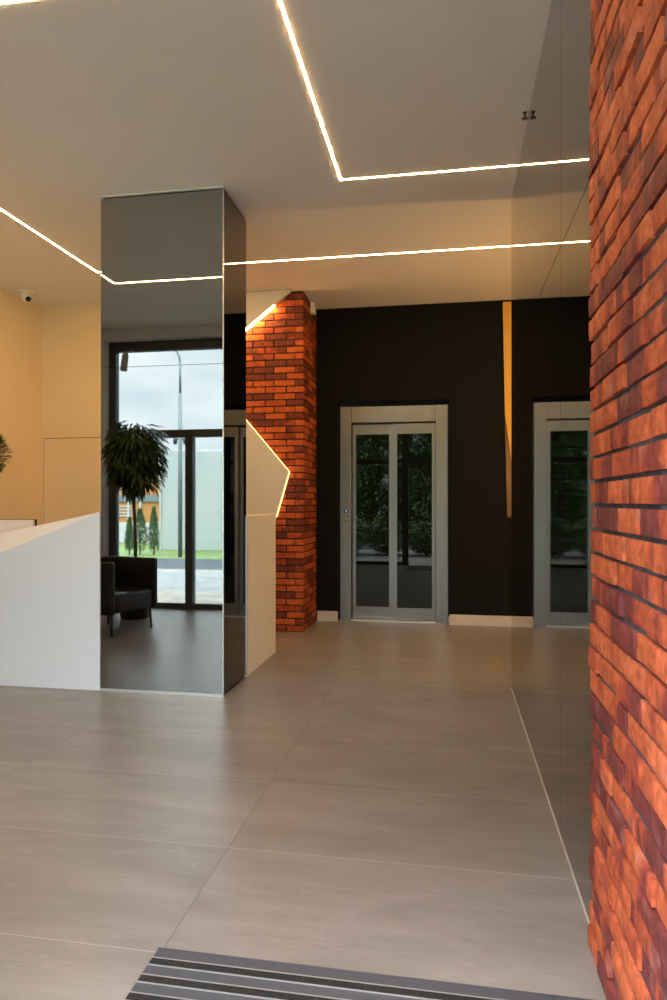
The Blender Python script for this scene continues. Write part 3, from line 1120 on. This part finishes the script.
# street lamp
LX, LY = -6.13, -6.4
sl = thing('street_lamp', 'grey street lamp post with a curved top in front of the whitish fence', 'street lamp', (LX, LY, GZ))
bm = nb()
tube(bm, [(LX, LY, GZ), (LX, LY, 3.76)], [0.052, 0.046], 14)
tube(bm, [(LX, LY, 3.76), (LX, LY, 4.46)], [0.030, 0.026], 12)
obj('pole', bm, M['lamp_grey'], sl)
bm = nb()
tube(bm, [(LX, LY, 4.44), (LX - 0.02, LY, 4.60), (LX - 0.08, LY, 4.72), (LX - 0.2, LY, 4.80), (LX - 0.4, LY, 4.86)], 0.022, 10)
obj('arm', bm, M['lamp_grey'], sl)
bm = nb()
box(bm, LX - 0.8, LX - 0.36, LY - 0.08, LY + 0.08, 4.83, 4.90, 0, 0.02)
obj('lamp_head', bm, M['lamp_grey'], sl)
bm = nb()
tube(bm, [(LX - 0.12, LY, 2.70), (LX + 0.12, LY, 2.70)], 0.018, 8)
for s in (-1, 1):
    lathe(bm, [(0.03, 2.58), (0.05, 2.63), (0.045, 2.72), (0.01, 2.75)], (LX + s * 0.12, LY, 0), 12)
obj('floodlight', bm, M['black_metal'], sl)


def copy_tree(o, parent=None):
    c_ = o.copy()
    COL.objects.link(c_)
    c_.parent = parent
    for ch in [q for q in bpy.data.objects if q.parent == o]:
        copy_tree(ch, c_)
    return c_


# cypresses
def cypress(x, y, h, r, label):
    rr = random.Random(int(x * 100))
    t_ = thing('cypress', label, 'tree', (x, y, GZ), group='small cypresses on the lawn')
    bm = nb()
    tube(bm, [(x, y, GZ), (x, y, h * 0.9)], [0.02, 0.008], 6)
    obj('trunk', bm, M['bark'], t_)
    bm = nb()
    for k in range(900):
        f = rr.random() ** 0.8
        z_ = 0.05 + f * (h - 0.08)
        prof = r * math.sin(PI * min(1, 0.15 + (1 - f) * 0.6)) * (1 - f) ** 0.45
        a = rr.uniform(0, 2 * PI)
        q = prof * rr.uniform(0.6, 1)
        leaf(bm, (x + q * math.cos(a), y + q * math.sin(a), z_), (math.cos(a) * .5, math.sin(a) * .5, 1), rr.uniform(.05, .1), 0.03, 0, rr, 2)
    obj('foliage', bm, M['cypress'], t_)


def mpt(px, Yp):
    """world x of a pixel column seen by reflection in the column front at virtual depth Yp"""
    u = (px - 333.5) / 672
    c_, s_ = math.cos(math.radians(9.84)), math.sin(math.radians(9.84))
    return Yp * (u * c_ - s_) / (u * s_ + c_)


cy_y = -6.9
for px, h, r, lb in ((129, 0.86, 0.11, 'small pale cypress on the lawn, leftmost of the row'),
                     (139.5, 1.08, 0.24, 'broad tall cypress on the lawn, middle of the row'),
                     (153.5, 1.12, 0.15, 'slim cypress on the lawn next to the whitish fence')):
    cypress(mpt(px, 8.24 - cy_y), cy_y, h, r, lb)


# big trees facing the entrance (reflected in the lift glass)
def big_tree(x, y, h, r, seed, label, n=11000):
    rr = random.Random(seed)
    t_ = thing('leafy_tree', label, 'tree', (x, y, GZ), group='leafy trees across the street')
    bm = nb()
    tube(bm, [(x, y, GZ), (x + 0.05, y, h * 0.4), (x, y, h * 0.75)], [0.09, 0.07, 0.03], 10)
    cl = []
    for k in range(60):
        a = rr.uniform(0, 2 * PI)
        f = rr.random()
        z_ = h * (0.05 + 0.88 * f)
        q = r * min(1, 1.5 * math.sin(PI * (0.18 + 0.75 * f))) * rr.uniform(0.1, 0.8)
        c_ = Vector((x + q * math.cos(a), y + q * math.sin(a), z_))
        cl.append(c_)
        tube(bm, [(x, y, max(0.3, z_ - 0.4)), tuple((Vector((x, y, z_ - .2)) + c_) / 2), tuple(c_)], [0.035, 0.02, 0.01], 5)
    obj('trunk', bm, M['bark'], t_)
    bm = nb()
    for k in range(n):
        c_ = cl[rr.randrange(len(cl))]
        d = Vector((rr.gauss(0, 1), rr.gauss(0, 1), rr.gauss(0, 0.8))) * (r * 0.22)
        leaf(bm, c_ + d, (rr.uniform(-1, 1), rr.uniform(-1, 1), rr.uniform(-.6, .6)), rr.uniform(.12, .2), rr.uniform(.07, .11), 0.25, rr, 2)
    obj('crown', bm, M['leaf_light'], t_)


for (x, y, h, r, sd, lb) in (
        (-2.45, -6.9, 4.6, 0.80, 1, 'bushy tree by the kerb, left one of the two front trees opposite the lift'),
        (-0.60, -6.9, 4.9, 0.80, 2, 'bushy tree by the kerb, right one of the two front trees opposite the lift'),
        (-3.35, -9.3, 5.2, 0.85, 4, 'bushy tree behind the kerb trees, nearest the whitish fence'),
        (-1.45, -9.3, 5.4, 0.90, 6, 'bushy tree behind the gap between the two kerb trees'),
        (0.60, -9.3, 5.2, 0.90, 7, 'bushy tree of the rear row, farthest from the whitish fence')):
    big_tree(x, y, h, r, sd, lb)


def shrub(x, y, h, r, seed, label):
    rr = random.Random(seed)
    t_ = thing('shrub', label, 'shrub', (x, y, GZ), group='low shrubs opposite the lift')
    bm = nb()
    for k in range(7):
        a = 2 * PI * k / 7
        tube(bm, [(x, y, GZ), (x + r * .3 * math.cos(a), y + r * .3 * math.sin(a), h * .4), (x + r * .6 * math.cos(a), y + r * .6 * math.sin(a), h * .75)],
             [0.018, 0.012, 0.006], 5)
    obj('stems', bm, M['bark'], t_)
    bm = nb()
    for k in range(3500):
        a = rr.uniform(0, 2 * PI); f = rr.random(); q = r * math.sqrt(rr.random()) * min(1, 1.3 * math.sin(PI * (0.12 + 0.8 * f)))
        leaf(bm, (x + q * math.cos(a), y + q * math.sin(a), 0.03 + f * h * 0.95), (rr.uniform(-1, 1), rr.uniform(-1, 1), rr.uniform(-.2, 1)),
             rr.uniform(.05, .1), rr.uniform(.03, .05), 0.2, rr, 2)
    obj('foliage', bm, M['leaf_light'], t_)


shrub(-2.45, -1.9, 0.95, 0.46, 21, 'low green shrub opposite the lift, leftmost in the lift glass')
shrub(-1.50, -1.9, 0.90, 0.46, 22, 'low green shrub opposite the lift, between two others')
shrub(-0.55, -1.9, 0.75, 0.44, 23, 'lowest green shrub opposite the lift, rightmost in the lift glass')

# unseen warm light added beyond the mirrors for the far ceiling and floor
wl = thing('added_light', 'added unseen warm light in the side corridor beyond the mirrors', 'wall light', (1.15, YM, 1.7))
obj('casing', bx(1.08, 1.22, YM - 0.003, YM + 0.03, 1.58, 1.82, 0.004), M['frame'], wl)
sh_ = obj('diffuser', bx(1.09, 1.21, YM + 0.031, YM + 0.07, 1.59, 1.81, 0.004), emit('added_side_light', (1.0, 0.52, 0.16, 1), ADDED_SIDE_LIGHT), wl)

wl = thing('added_light', 'added unseen warm light high on the left cream wall beside the reception desk', 'wall light', (XL, 4.15, 2.1))  # out of view, added to warm the reception ceiling and wall
obj('casing', bx(XL - 0.002, XL + 0.03, 4.03, 4.27, 2.04, 2.16, 0.004), M['frame'], wl)
obj('diffuser', bx(XL + 0.031, XL + 0.07, 4.04, 4.26, 2.05, 2.15, 0.004), emit('added_reception_light', (1.0, 0.56, 0.20, 1), ADDED_RECEPTION_LIGHT), wl)
